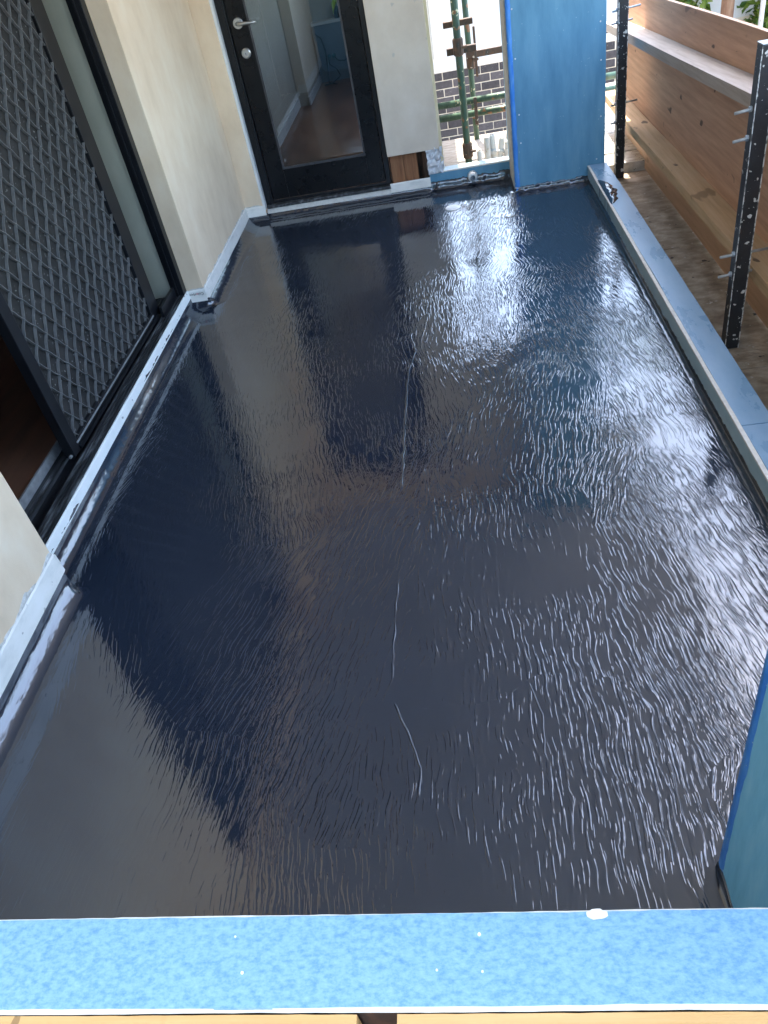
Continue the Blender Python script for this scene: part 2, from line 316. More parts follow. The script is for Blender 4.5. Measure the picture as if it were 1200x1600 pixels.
def ridge(pts, wd, hgt, seed):
    P = [Vector((*p, 0)) for p in pts]; Q = []
    for a, b in zip(P, P[1:]):
        m = max(2, int((b-a).length/.012)); Q += [a.lerp(b, i/m) for i in range(m)]
    Q.append(P[-1]); bm = nb(); rows = []
    for i, q in enumerate(Q):
        d = (Q[min(i+1, len(Q)-1)]-Q[max(0, i-1)]).normalized(); s = Vector((-d.y, d.x, 0))
        q = q+s*(.004*nz(i*.25, seed)); ww = wd*(1+.5*nz(i*.2, seed+4)); hh = hgt*max(.15, 1+.9*nz(i*.17, seed+9))*min(1, i/4, (len(Q)-1-i)/4)
        rows.append([bm.verts.new(q+s*(ww*a)+Vector((0, 0, -.0006+hh*b))) for a, b in ((-1, 0), (-.5, .7), (0, 1), (.35, .6), (.6, 0))])
    for r0, r1 in zip(rows, rows[1:]):
        for k in range(4): bm.faces.new((r0[k], r1[k], r1[k+1], r0[k+1]))
    obj('membrane_seam', bm, memb_up, balcony, smooth=True)
ridge([(-.26, 3.13), (-.231, 2.95), (-.258, 2.80), (-.264, 2.68), (-.27, 2.40), (-.275, 1.98)], .006, .0022, 1)
ridge([(-.277, 1.60), (-.283, 1.44), (-.287, 1.18)], .005, .0014, 2)
ridge([(-.285, 1.16), (-.24, 1.047), (-.214, .96), (-.217, .86)], .005, .0018, 3)

ridge([(.05, 1.20), (.075, 1.08), (.07, .98), (.085, .90)], .005, .0014, 6)



# drain in the floor
dr = thing('floor_drain', (-.013, 4.662, 0), 'round white drain cap set in the wet membrane near the scupper', 'drain')
b = tube([(-.013, 4.662, .0005), (-.013, 4.662, .004), (-.013, 4.662, .006)], [.047, .046, .040], 28); obj('drain_rim', b, drainw, dr)
b = tube([(-.013, 4.662, .0062), (-.013, 4.662, .008)], [.034, .033], 24); obj('drain_cap', b, drainw, dr)

# ------------------------------------------------------------------ house: roof, piers, headers
soff = box(-1.75, 1.36, .50, 5.90, 2.50, 2.62)
rf = thing('balcony_roof', (-.4, 2.3, 2.5), 'flat painted soffit over the balcony between the house wall and the columns', 'roof')
obj('soffit', soff, soffit_m, rf); obj('fascia', box(1.362, 1.39, .47, 5.92, 2.44, 2.66), flash_w, rf)
hw = thing('house_wall', (-1.6, 3, 2.1), 'cream rendered wall above the sliding screen door with an added unseen sun blocking mass', 'wall')
obj('upper_sun_blocker', box(-4.7, -1.41, -3.0, 9.2, 2.66, 5.3), render_c, hw); obj('header', box(-1.62, -1.405, 1.676, 3.748, 2.14, 2.498), render_c, hw); obj('header', box(-1.21, -.382, 5.05, 5.20, 2.16, 2.498), render_c, hw)  # added unseen upper mass keeps sun and western sky off the balcony

pn = thing('rendered_pier', (XP-.1, .5, 0), 'cream rendered pier at the left edge nearest the camera with white flashing', 'pier')
obj('render_face', box(-1.64, XP, -.9, 1.674, -.3, 2.498, bev=.004), render_c, pn)
def flashing(x0, y0, x1, y1, nrm, z0, z1, t=.006, wav=.0015):
    """thin folded metal strip standing off a wall"""
    bm = nb(); a = Vector((x0, y0, 0)); c = Vector((x1, y1, 0)); L = (c-a).length; n_ = Vector((*nrm, 0)); m = max(2, int(L/.06)); rows = []
    for i in range(m+1):
        q = a.lerp(c, i/m); u = L*i/m; o_ = wav*nz(u*7, x0*3, y0)
        dz = .002*nz(u*5, 3.3)
        rows.append([bm.verts.new(q+n_*s+Vector((0, 0, z))) for s, z in ((-.001, z1+dz), (t*.5+o_, z1+dz), (t+o_, z1-.006+dz), (t*1.6+o_, z0), (-.001, z0))])
    for r0, r1 in zip(rows, rows[1:]):
        for k in range(4): bm.faces.new((r0[k], r1[k], r1[k+1], r0[k+1]))
    bm.faces.new(rows[0]); bm.faces.new(rows[-1]); return bm
obj('flashing_strip', flashing(XD+.002, 1.674, XP+.008, 1.674, (0, 1), .076, .148, .005), flash_w, pn)
obj('flashing_strip', flashing(XP, -.3, XP, 1.676, (1, 0), .076, .150, .006), flash_w, pn)

pf = thing('rendered_pier', (XF-.1, 4.4, 0), 'cream rendered pier between the screen door and the glazed entry door', 'pier')
obj('render_face', box(-1.60, XF, 3.752, 5.0, -.3, 2.498, bev=.004), render_c, pf)
obj('return_face', box(-1.60, -1.222, 5.003, 5.16, -.3, 2.498, bev=.003), render_c, pf)
obj('edge_trim', box(-1.2225, -1.207, 5.012, 5.12, .06, 2.40), white_gl, pf)
obj('flashing_strip', flashing(XF, 3.748, XF, 5.0, (1, 0), .034, .100, .006, .003), flash_w, pf)
f2 = obj('flashing_strip', flashing(XD+.002, 3.750, XF+.006, 3.750, (0, -1), .036, .098, .006), flash_w, pf)
obj('flashing_strip', flashing(XF, 5.0, -1.208, 5.0, (0, -1), .034, .092, .006), flash_w, pf)
def chipped(p0, p1, nrm, z0, hgt, seed, parent):
    a = Vector((*p0, 0)); c = Vector((*p1, 0)); L = (c-a).length; n_ = Vector((*nrm, 0)); m = max(4, int(L/.012)); bm = nb(); rows = []
    for i in range(m+1):
        u = L*i/m; q = a.lerp(c, i/m); h_ = max(.002, hgt*(.55+1.1*nz(u*11, seed)+.5*nz(u*43, seed)))
        d_ = .0022+.0022*nz(u*60, seed+2)
        rows.append([bm.verts.new(q+n_*o_+Vector((0, 0, z))) for o_, z in ((d_, z0), (d_*1.2, z0+h_*.5), (.0008, z0+h_), (-.001, z0+h_))])
    for r0, r1 in zip(rows, rows[1:]):
        for k in range(3): bm.faces.new((r0[k], r1[k], r1[k+1], r0[k+1]))
    obj('chipped_render', bm, chip_m, parent)
chip_m = mat('chipped_render_base', [(.42, .40, .36), (.58, .56, .52), (.70, .69, .66)], .9, (60, 60, 60), bump=.8, bscale=(200, 200, 200), bdist=.003)
chipped((XP, -.2), (XP, 1.672), (1, 0), .148, .018, 1, pn); chipped((XF, 3.755), (XF, 4.998), (1, 0), .098, .014, 2, pf)
chipped((XD+.01, 3.752), (XF, 3.752), (0, -1), .096, .012, 3, pf); chipped((XF, 5.003), (-1.225, 5.003), (0, -1), .090, .014, 4, pf)
def text_part(txt, size, mtx, m, parent, name='lettering'):
    cu = bpy.data.curves.new('t', 'FONT'); cu.body = txt; cu.size = size; cu.extrude = .0002; cu.resolution_u = 3
    to = bpy.data.objects.new('t', cu); C.objects.link(to); bpy.context.view_layer.update()
    me = bpy.data.meshes.new_from_object(to.evaluated_get(bpy.context.evaluated_depsgraph_get())); bpy.data.objects.remove(to)
    me.name = name
    r = parent
    while r.parent: r = r.parent
    me.transform(Matrix.Translation(-Vector(r.location)) @ mtx)
    me.materials.clear(); me.materials.append(m)
    o = bpy.data.objects.new(name, me); C.objects.link(o); o.parent = parent; return o
# printed upside down on the folded strip, reading from right to left
mt = Matrix.Translation((XF-.003, 3.7395, .083)) @ Matrix(((-1, 0, 0, 0), (0, 0, -1, 0), (0, -1, 0, 0), (0, 0, 0, 1)))
text_part('Col', .020, mt, lettering, f2); text_part('o', .020, mt @ Matrix.Translation((.029, 0, 0)), letter_r, f2); text_part('rbond', .020, mt @ Matrix.Translation((.041, 0, 0)), lettering, f2)

# ------------------------------------------------------------------ sliding door frame and track
sf = thing('sliding_door_frame', (-1.5, 2.75, .05), 'black aluminium sliding door track and jamb along the left wall', 'door frame')
obj('sill_flashing', flashing(XD-.004, 1.677, XD-.004, 3.75, (1, 0), .060, .100, .006), white_p, sf)
obj('sill_base', box(-1.66, XD-.006, 1.677, 3.75, -.3, .088), black_al, sf)
for i, x in enumerate((-1.436, -1.452, -1.466, -1.480, -1.545, -1.562)):
    obj('track_rib', box(x-.0035, x+.0035, 1.678, 3.70, .086, .101+.002*(i % 2)), dust_al, sf)
obj('sill_lip', box(-1.606, -1.598, 1.678, 3.70, .086, .128), zinc, sf)
obj('jamb', box(-1.487, -1.426, 3.70, 3.751, .088, 2.14, bev=.003), black_al, sf)
obj('jamb', box(-1.60, -1.43, 1.678, 1.71, .10, 2.14, bev=.003), black_al, sf)
obj('jamb_bead', box(-1.462, -1.452, 3.688, 3.70, .10, 2.14), black_al, sf)
obj('jamb_side_panel', box(-1.60, -1.489, 3.728, 3.751, .09, 2.14), olive, sf)  # plain grey-olive panel beside the jamb
obj('track_guide', box(-1.478, -1.464, 3.45, 3.69, .10, .152, bev=.002), black_al, sf)
obj('head_track', box(-1.60, -1.43, 1.68, 3.75, 2.09, 2.138), black_al, sf)

# ------------------------------------------------------------------ diamond security screen door
Y0, Y1, Z0, Z1 = 2.275, 3.50, .106, 2.085
sd = thing('security_screen_door', (-1.515, 2.85, .1), 'black diamond grille security screen door standing half open on its track', 'screen door')
obj('stile', box(-1.535, -1.497, Y0, Y0+.062, Z0, Z1, bev=.003), black_al, sd)
obj('stile', box(-1.535, -1.497, Y1-.115, Y1, Z0, Z1, bev=.003), black_al, sd)
obj('bottom_rail', box(-1.534, -1.498, Y0+.063, Y1-.116, Z0, Z0+.048, bev=.003), black_al, sd)
obj('rail_bead', box(-1.497, -1.4935, Y0+.05, Y1-.10, Z0+.030, Z0+.036), zinc, sd)
obj('rail_step', box(-1.4965, -1.488, Y0+.052, Y1-.05, Z0+.004, Z0+.018), black_al, sd)
obj('top_rail', box(-1.534, -1.498, Y0+.063, Y1-.116, Z1-.05, Z1, bev=.003), black_al, sd)
obj('fly_screen', box(-1.5135, -1.5125, Y0+.06, Y1-.11, Z0+.045, Z1-.045), dark_scr, sd)
obj('roller', tube([(-1.51, Y0-.002, .116), (-1.51, Y0-.014, .116)], .006, 10), zinc, sd)
gy0, gy1, gz0, gz1 = Y0+.062, Y1-.115, Z0+.048, Z1-.05
PY, PZ = .0445, .0495
def bar(c, sgn):
    """one bent strip of the lattice: z = sgn*(PZ/PY)*y + c, clipped to the frame"""
    sl_ = sgn*PZ/PY; pts = []
    yy = gy0-.012; step = PY/6
    while yy <= gy1+.012:
        z = sl_*yy+c
        if gz0-.01 <= z <= gz1+.01: pts.append((yy, z))
        yy += step
    if len(pts) < 3: return
    bm = nb(); rows = []
    tdir = Vector((0, 1, sl_)).normalized(); nrm = Vector((0, -tdir.z, tdir.y))
    for (y, z) in pts:
        ph = (y/PY)*math.pi*2
        q = Vector((-1.5045+.0018*math.cos(ph/2+(0 if sgn > 0 else math.pi)), y, z))+nrm*(.0013*math.sin(ph)*(1 if sgn > 0 else -1))
        w_ = .0011
        rows.append([bm.verts.new(q+nrm*w_+Vector((-.0055, 0, 0))), bm.verts.new(q+nrm*w_+Vector((.0055, 0, 0))), bm.verts.new(q-nrm*w_+Vector((.0055, 0, 0))), bm.verts.new(q-nrm*w_+Vector((-.0055, 0, 0)))])
    for r0, r1 in zip(rows, rows[1:]):
        for k in range(4): bm.faces.new((r0[k], r1[k], r1[(k+1) % 4], r0[(k+1) % 4]))
    obj('grille_bar', bm, grille_m, sd)
# lattice nodes at y = 2.523 + i*PY, z = .366 + j*PZ with i + j even
for s in (1, -1):
    c0 = .366-s*PZ/PY*2.523
    for k in range(-60, 61): bar(c0+2*PZ*k, s)

# ------------------------------------------------------------------ rooms behind the doors
rl = thing('living_room', (-3.2, 2.7, .1), 'dim room with dark brown floor seen through the open sliding door', 'room')
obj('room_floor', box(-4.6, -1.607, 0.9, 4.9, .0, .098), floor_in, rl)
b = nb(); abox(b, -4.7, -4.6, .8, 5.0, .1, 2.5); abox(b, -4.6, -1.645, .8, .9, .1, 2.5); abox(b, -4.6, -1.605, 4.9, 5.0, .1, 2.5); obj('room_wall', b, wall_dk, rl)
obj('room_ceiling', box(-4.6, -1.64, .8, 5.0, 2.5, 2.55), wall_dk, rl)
rs = thing('study_room', (-1, 7, .05), 'dim room with red brown floor seen through the glazed entry door', 'room')
obj('room_floor', box(-2.6, -.10, 5.17, 9.2, -.05, .06), floor_in2, rs)
obj('left_wall', box(-1.45, -1.35, 5.17, 7.95, .061, 2.5), wall_in, rs)
obj('left_wall', box(-1.45, -1.245, 7.951, 9.06, .061, 2.5), wall_in, rs)
obj('skirting_board', box(-1.349, -1.335, 5.2, 7.95, .062, .135), white_gl, rs)
obj('skirting_board', box(-1.244, -1.230, 7.94, 9.05, .062, .135), white_gl, rs)
obj('back_wall', box(-1.5, -.05, 9.061, 9.2, .061, 2.5), wall_in, rs)
b = nb(); abox(b, -.10, -.062, 5.21, 9.06, .061, .9); abox(b, -.10, -.062, 5.21, 9.06, 2.1, 2.5); abox(b, -.10, -.062, 5.21, 6.2, .9, 2.1); abox(b, -.10, -.062, 8.2, 9.06, .9, 2.1); obj('side_wall', b, wall_in, rs)  # opening added in this unseen wall to let daylight into the room
obj('room_ceiling', box(-1.5, -.05, 5.17, 9.2, 2.5, 2.56), wall_in, rs)
pnl = thing('low_cabinet', (-.7, 9.0, .06), 'low blue grey cabinet panel against the back wall behind the glazed door', 'cabinet')
obj('panel', box(-1.225, -.12, 8.93, 9.055, .062, .565), bluegrey, pnl); obj('top', box(-1.228, -.118, 8.915, 9.058, .566, .592, bev=.003), white_gl, pnl)
for i, (x, z) in enumerate(((-1.102, .285), (-1.052, .285))):
    p_ = thing('power_plug', (x, 8.93, z), ('left', 'right')[i]+' of two round teal plugs on the blue grey panel behind the glazed door', 'plug')
    obj('plug_body', tube([(x, 8.929, z), (x, 8.905, z), (x, 8.89, z)], [.021, .020, .012], 14), socket_m, p_, True)
    if i == 0: pts = [(x, 8.89, z), (x-.005, 8.86, z-.06), (x+.06, 8.85, z-.11), (x+.09, 8.84, z-.17), (x+.07, 8.82, .10), (x, 8.78, .068), (x-.08, 8.74, .067)]
    else: pts = [(x, 8.89, z), (x+.04, 8.87, z-.04), (x+.10, 8.86, z-.05), (x+.18, 8.86, z-.02), (x+.35, 8.86, z+.02)]
    obj('cord', tube(pts, .006, 8), cord_m, p_, True)
tag(obj('hanging_cord', tube([(-1.20, 8.90, .50), (-1.15, 8.88, .46), (-1.125, 8.87, .35), (-1.13, 8.86, .20), (-1.14, 8.82, .07), (-1.05, 8.70, .066)], .006, 8), cord_m, smooth=True), 'thin dark cord hanging in the corner beside the skirting board', 'cord')
for i, (x, h_) in enumerate(((-.955, .13), (-.885, .16))):
    bo = thing('dark_reflection', (x, 8.98, .593), ('shorter dark shape added for the reflection in the door glass', 'taller dark shape added for the reflection in the door glass')[i], 'dark_reflection')  # made-up dark shapes for the figure mirrored in the glass
    obj('dark_reflection_body', tube([(x, 8.98, .593), (x, 8.98, .593+h_*.6), (x, 8.98, .593+h_*.8), (x, 8.98, .593+h_)], [.03, .03, .012, .012], 14), cord_m, bo, True)
b = nb(); rws = []
for i in range(9):
    s = i/8; rws.append([b.verts.new((-.99+.09*s, 8.945-.01*math.sin(s*6)+k*.02, .72+.05*math.sin(s*math.pi)-.045*k*(1+.4*math.sin(s*9)))) for k in range(3)])
for r0, r1 in zip(rws, rws[1:]):
    for k in range(2): b.faces.new((r0[k], r1[k], r1[k+1], r0[k+1]))
lc = obj('lime_reflection', b, lime_m, smooth=True); tag(lc, 'lime yellow sheet added for the hi-vis reflection in the door glass', 'glass_reflection')  # made-up sheet standing in for the hi-vis reflection on the glass
md = lc.modifiers.new('s', 'SOLIDIFY'); md.thickness = .004

# ------------------------------------------------------------------ glazed entry door
ed = thing('entry_door', (-.8, 5.1, .05), 'black framed glazed entry door with satin lever handle', 'door')
DX0, DX1 = -1.155, -.418
fr = nb(); abox(fr, -1.206, DX0-.004, 5.055, 5.13, .065, 2.15, bev=.003); obj('door_frame', fr, black_al, ed)
obj('door_frame', box(-1.185, -1.168, 5.045, 5.056, .065, 2.15), black_al, ed)
obj('door_frame', box(DX1+.004, -.384, 5.06, 5.13, .065, 2.15, bev=.003), black_al, ed)
obj('door_frame', box(DX0, DX1, 5.06, 5.13, 2.11, 2.15), black_al, ed)
obj('stile', box(DX0, DX0+.105, 5.075, 5.115, .095, 2.105, bev=.002), black_dr, ed)
obj('stile', box(DX1-.100, DX1, 5.075, 5.115, .095, 2.105, bev=.002), black_dr, ed)
obj('bottom_rail', box(DX0+.1055, DX1-.1005, 5.076, 5.114, .095, .268, bev=.002), black_dr, ed)
obj('top_rail', box(DX0+.1055, DX1-.1005, 5.076, 5.114, 2.0, 2.105, bev=.002), black_dr, ed)
gx0, gx1 = DX0+.105, DX1-.10
gb = nb(); abox(gb, gx0, gx1, 5.071, 5.078, .268, .282); abox(gb, gx0, gx0+.012, 5.072, 5.079, .282, 2.0); abox(gb, gx1-.010, gx1, 5.072, 5.079, .282, 2.0)
obj('glazing_bead', gb, bead_m, ed)
obj('glass_pane', box(gx0-.002, gx1+.002, 5.094, 5.098, .26, 2.01), glass, ed)
obj('threshold', box(-1.20, -.388, 5.02, 5.125, .060, .078, bev=.003), dust_al, ed)
obj('threshold', box(-1.185, -.395, 5.058, 5.075, .079, .094, bev=.002), black_al, ed)
hx, hz = DX0+.050, 1.075
hd = obj('handle', tube([(hx, 5.075, hz), (hx, 5.066, hz), (hx, 5.063, hz)], [.029, .029, .026], 26), silver, ed, False)
obj('lever', tube([(hx, 5.064, hz), (hx, 5.040, hz), (hx+.010, 5.026, hz), (hx+.04, 5.024, hz-.001), (hx+.085, 5.026, hz-.004), (hx+.112, 5.028, hz-.004)], [.011, .010, .0105, .009, .008, .0075], 12), silver, hd, True)
lk = obj('deadlock', tube([(hx+.006, 5.075, hz-.150), (hx+.006, 5.060, hz-.150), (hx+.006, 5.056, hz-.150)], [.027, .027, .022], 26), silver, ed)
obj('key_cylinder', tube([(hx+.006, 5.057, hz-.150), (hx+.006, 5.052, hz-.150)], .010, 14), zinc, lk)
obj('keyhole', box(hx+.0045, hx+.0075, 5.0512, 5.0525, hz-.156, hz-.145), black_al, lk)
obj('sill_flashing', flashing(-1.205, 5.03, -.39, 5.03, (0, -1), .030, .060, .004), cem_edge, ed)

# ------------------------------------------------------------------ stub wall with exposed studs
st = thing('stub_wall', (-.22, 5.1, 0), 'grey rendered wall panel cut short above exposed timber studs beside the glazed door', 'wall')
obj('render_panel', box(-.381, -.056, 5.022, 5.060, .248, 2.498, bev=.003), render_g, st)
obj('edge_strip', box(-.055, -.038, 5.03, 5.065, .125, 2.498), edge_m, st)  # narrow pale yellow strip along the free edge of the panel
obj('backing_board', box(-.381, -.056, 5.064, 5.20, .27, 2.498), cement, st)
obj('stud', box(-.372, -.290, 5.075, 5.165, .062, .27, bev=.002), stud_m, st)
obj('stud', box(-.288, -.205, 5.082, 5.17, .062, .27, bev=.002), stud_m, st)
obj('stud', box(-.172, -.150, 5.09, 5.17, .062, .27, bev=.002), stud_dk, st)
obj('cavity_lining', box(-.384, -.14, 5.172, 5.18, .05, .27), stud_dk, st)
obj('bottom_plate', box(-.384, -.14, 5.06, 5.17, .03, .061), stud_dk, st)
obj('flashing_strip', flashing(-.39, 5.03, -.135, 5.03, (0, -1), .034, .088, .005, .003), flash_w, st)
b = nb(); rows = []
for i in range(8):
    rows.append([])
    for j in range(10):
        x = -.142+.10*i/7; z = .105+.155*j/9
        rows[-1].append(b.verts.new((x+.012*nz(i*.8, j*.7, 4), 5.03+.022*nz(i*1.1, j*.9, 1)+.012*nz(i*2.3, j*2.1, 7), z)))
for r0, r1 in zip(rows, rows[1:]):
    for k in range(9): b.faces.new((r0[k], r1[k], r1[k+1], r0[k+1]))
fo = obj('torn_foil', b, foil_m, st); md = fo.modifiers.new('s', 'SOLIDIFY'); md.thickness = .003

# ------------------------------------------------------------------ scupper upstand and lintel
us = thing('scupper_upstand', (.11, 5.1, 0), 'low blue sheeted upstand closing the gap between the stub wall and far column', 'upstand')
obj('sheet_face', box(-.136, .364, 5.052, 5.062, -.2, .098), blue_col, us)
obj('capping', box(-.138, .364, 5.0625, 5.150, .03, .103, bev=.002), blue_face, us)
obj('cement_edge', box(-.138, .364, 5.050, 5.0625, .0985, .106), cem_edge, us)
sp = obj('overflow_spout', tube([(.128, 5.056, .050), (.128, 5.030, .049), (.128, 5.012, .047)], [.032, .030, .024], 18), drainw, us, True)
obj('spout_mouth', tube([(.128, 5.013, .047), (.128, 5.008, .047)], [.017, .016], 12), memb_up, sp)
ln = obj('lintel', box(-.036, .364, 5.03, 5.20, 1.22, 2.498), render_g); tag(ln, 'rendered lintel above the gap beside the far blue column', 'lintel')

# ------------------------------------------------------------------ blue columns and kerb
fc = thing('blue_column', (.63, 4.9, 0), 'far blue cement sheet column beside the scupper gap', 'column')
obj('front_sheet', box(.367, .886, 4.760, 4.770, -.25, 2.498, bev=.002), blue_col, fc)
obj('core', box(.372, .886, 4.771, 5.24, -.25, 2.498), blue_col, fc)
obj('side_sheet', box(.3615, .3715, 4.772, 5.05, -.25, 2.498), cement, fc)
b = nb(); rows = []
for i in range(90):
    z = .0+2.49*i/89; wv = .026+.005*nz(z*9)+.003*nz(z*31)
    rows.append([b.verts.new(v) for v in ((.3655, 4.7585, z), (.366, 4.7562, z), (.366+wv*.6, 4.7560, z), (.366+wv, 4.7592, z))])
for r0, r1 in zip(rows, rows[1:]):
    for k in range(3): b.faces.new((r0[k], r1[k], r1[k+1], r0[k+1]))
obj('corner_sealant', b, blue_stripe, fc, True)
for (x, z) in ((.855, .80), (.86, .62), (.862, .34), (.84, .115), (.40, .93), (.405, .70), (.41, .42), (.412, .27)):
    obj('screw_head', tube([(x, 4.7605, z), (x, 4.7575, z)], [.0045, .0035], 8), drainw, fc)
nc = thing('blue_column', (.6, .45, 0), 'near blue cement sheet column at the right edge by the parapet cap', 'column')
obj('side_sheet', box(.365, .375, .10, .700, -.25, 2.498, bev=.002), blue_near, nc)
obj('core', box(.376, .886, .10, .700, -.25, 2.498), blue_near, nc)
obj('front_sheet', box(.366, .886, .701, .709, -.25, 2.498), blue_near, nc)
b = nb(); rows = []
for i in range(120):
    z = .0+2.49*i/119; wv = .018+.005*nz(z*12, 5)+.003*nz(z*43, 5)
    rows.append([b.verts.new(v) for v in ((.3665, .7105, z), (.3628, .7098, z), (.3622, .7098-wv*.6, z), (.3648, .7098-wv, z))])
for r0, r1 in zip(rows, rows[1:]):
    for k in range(3): b.faces.new((r0[k], r1[k], r1[k+1], r0[k+1]))
obj('corner_sealant', b, blue_stripe, nc, True)

kb = thing('kerb', (.845, 2.7, 0), 'long low blue sheeted kerb along the open side of the balcony', 'kerb')
def strip_box(x0, x1, y0, y1, z0, z1, seed, wob=.0025, step=.05):
    bm = nb(); n_ = int((y1-y0)/step); rows = []
    for i in range(n_+1):
        y = y0+(y1-y0)*i/n_; a = wob*nz(y*3, seed)+wob*.4*nz(y*19, seed); c = wob*nz(y*2.3, seed+5)+wob*.6*nz(y*23, seed+2); d = wob*.5*nz(y*2, seed+8)
        rows.append([bm.verts.new(v) for v in ((x0+a, y, z0), (x1+c, y, z0), (x1+c, y, z1+d), (x0+a, y, z1+d))])
    for r0, r1 in zip(rows, rows[1:]):
        for k in range(4): bm.faces.new((r0[k], r1[k], r1[(k+1) % 4], r0[(k+1) % 4]))
    bm.faces.new(rows[0]); bm.faces.new(rows[-1]); return bm
obj('inner_sheet', strip_box(.789, .798, .71, 4.757, -.25, .079, 1, .0008), blue_face, kb)
obj('cement_edge', strip_box(.786, .7995, .71, 4.757, .0793, .0865, 2, .0012, .02), cem_edge, kb)
for a, c in ((.71, 2.012), (2.016, 4.757)): obj('top_sheet', strip_box(.7998, .897, a, c, .072, .088, 3+a, .003), blue_kerb, kb)
obj('framing', box(.7985, .886, .71, 4.757, -.25, .0715), cement, kb)
# membrane dropped over the kerb
b = nb(); n_ = 26; rows = []
for i in range(n_+1):
    s = i/n_; y = 4.07+.40*s; wd = .062*math.sin(math.pi*min(1, max(0, s)))**.55*(1+.35*nz(s*9, 2)+.2*nz(s*26, 2))
    rows.append([])
    for j in range(9):
        t_ = j/8; x = .7945+wd*t_; z = .0885+.013*math.sin(math.pi*t_)**.6*(.4+.9*abs(nz(s*11, t_*4, 3))+.4*abs(nz(s*27, t_*9, 8)))*math.sin(math.pi*s)**.4
        if j == 0: z = .0885
        rows[-1].append(b.verts.new((x, y, z)))
for r0, r1 in zip(rows, rows[1:]):
    for k in range(8): b.faces.new((r0[k], r1[k], r1[k+1], r0[k+1]))
tag(obj('membrane_blob', b, memb_up, smooth=True), 'glossy black blob of membrane dropped over the top of the kerb', 'membrane')
for i, (y, l) in enumerate(((4.36, .05), (4.20, .07), (4.12, .06))):
    b = nb(); rows = []
    for k in range(8):
        s = k/7; wv = .006*(1-.55*s)
        rows.append([b.verts.new((.7865-.001*(a == 0), y+a*wv, .082-l*s)) for a in (-1, 0, 1)])
    for r0, r1 in zip(rows, rows[1:]):
        for k in range(2): b.faces.new((r0[k], r1[k], r1[k+1], r0[k+1]))
    obj('membrane_drip', b, memb_up, balcony, True)

# ------------------------------------------------------------------ near parapet
ZP = .85
pp = thing('parapet_cap', (-.3, .25, .8), 'mottled bright blue cement sheet cap of the near parapet across the bottom', 'parapet')
def xstrip(x0, x1, ya, yb, z0, z1, seed, step=.012, wob=.0015):
    """a board along x whose two long edges are ragged; ya(x), yb(x) give the edges"""
    bm = nb(); n_ = int((x1-x0)/step); rows = []
    for i in range(n_+1):
        x = x0+(x1-x0)*i/n_
        a = ya(x)+wob*(nz(x*6, seed)+.5*nz(x*40, seed)); c = yb(x)+wob*(nz(x*5, seed+3)+.7*nz(x*52, seed+3))
        rows.append([bm.verts.new(v) for v in ((x, a, z0), (x, c, z0), (x, c, z1), (x, a, z1))])
    for r0, r1 in zip(rows, rows[1:]):
        for k in range(4): bm.faces.new((r0[k], r1[k], r1[(k+1) % 4], r0[(k+1) % 4]))
    bm.faces.new(rows[0]); bm.faces.new(rows[-1]); return bm
far = lambda x: .2905-.0195*(x+.13); near = lambda x: .2185-.010*(x+.13)
obj('cap_sheet', xstrip(-1.38, .355, near, far, ZP-.004, ZP, 1), blue_cap, pp)
obj('cement_edge', xstrip(-1.38, .355, lambda x: far(x)-.002, lambda x: far(x)+.0013, ZP-.012, ZP-.0012, 2, wob=.0008), cem_edge, pp)
obj('cement_edge', xstrip(-1.38, .355, lambda x: near(x)-.0006, lambda x: near(x)+.002, ZP-.012, ZP-.0012, 5, wob=.0008), cem_edge, pp)
obj('parapet_frame', box(-1.38, .355, .222, .278, -.25, ZP-.013), stud_dk, pp)  # near-black brown paints the shade in the gap between the framing timbers
for (x, y, r_) in ((-.253, .2463, .0017), (-.046, .2715, .0018), (-.045, .2425, .0013), (-.083, .2445, .0012), (-.265, .2760, .0011)):
    obj('screw_head', tube([(x, y, ZP-.001), (x, y, ZP+.0012)], [r_, r_*.7], 10), drainw, pp)
b = nb(); vs = [b.verts.new((.055+.009*math.cos(a)*(1+.25*nz(a*2)), .2845+.0045*math.sin(a)*(1+.3*nz(a*2, 4)), ZP+.0006)) for a in [k*math.pi/8 for k in range(16)]]; b.faces.new(vs); obj('chipped_patch', b, cem_edge, pp)
obj('sheet_face', box(-1.38, .355, .2795, .2845, -.2, ZP-.014), blue_col, pp)
t1 = obj('framing_timber', xstrip(-1.38, -.152, lambda x: .135, lambda x: near(x)-.0016, .74, .8376, 21, wob=.0006), wood_y); tag(t1, 'yellow pine framing timber under the parapet cap at the bottom left', 'timber')
t2 = obj('framing_timber', xstrip(-.118, .36, lambda x: .135, lambda x: near(x)-.0016, .74, .8374, 22, wob=.0006), wood_y); tag(t2, 'yellow pine framing timber under the parapet cap at the bottom right', 'timber')
obj_b = box(-1.38, .36, .135, .205, .60, .735); tag(obj('bearer_timber', obj_b, wood_f), 'dark bearer timber below the gap in the pine framing', 'timber')

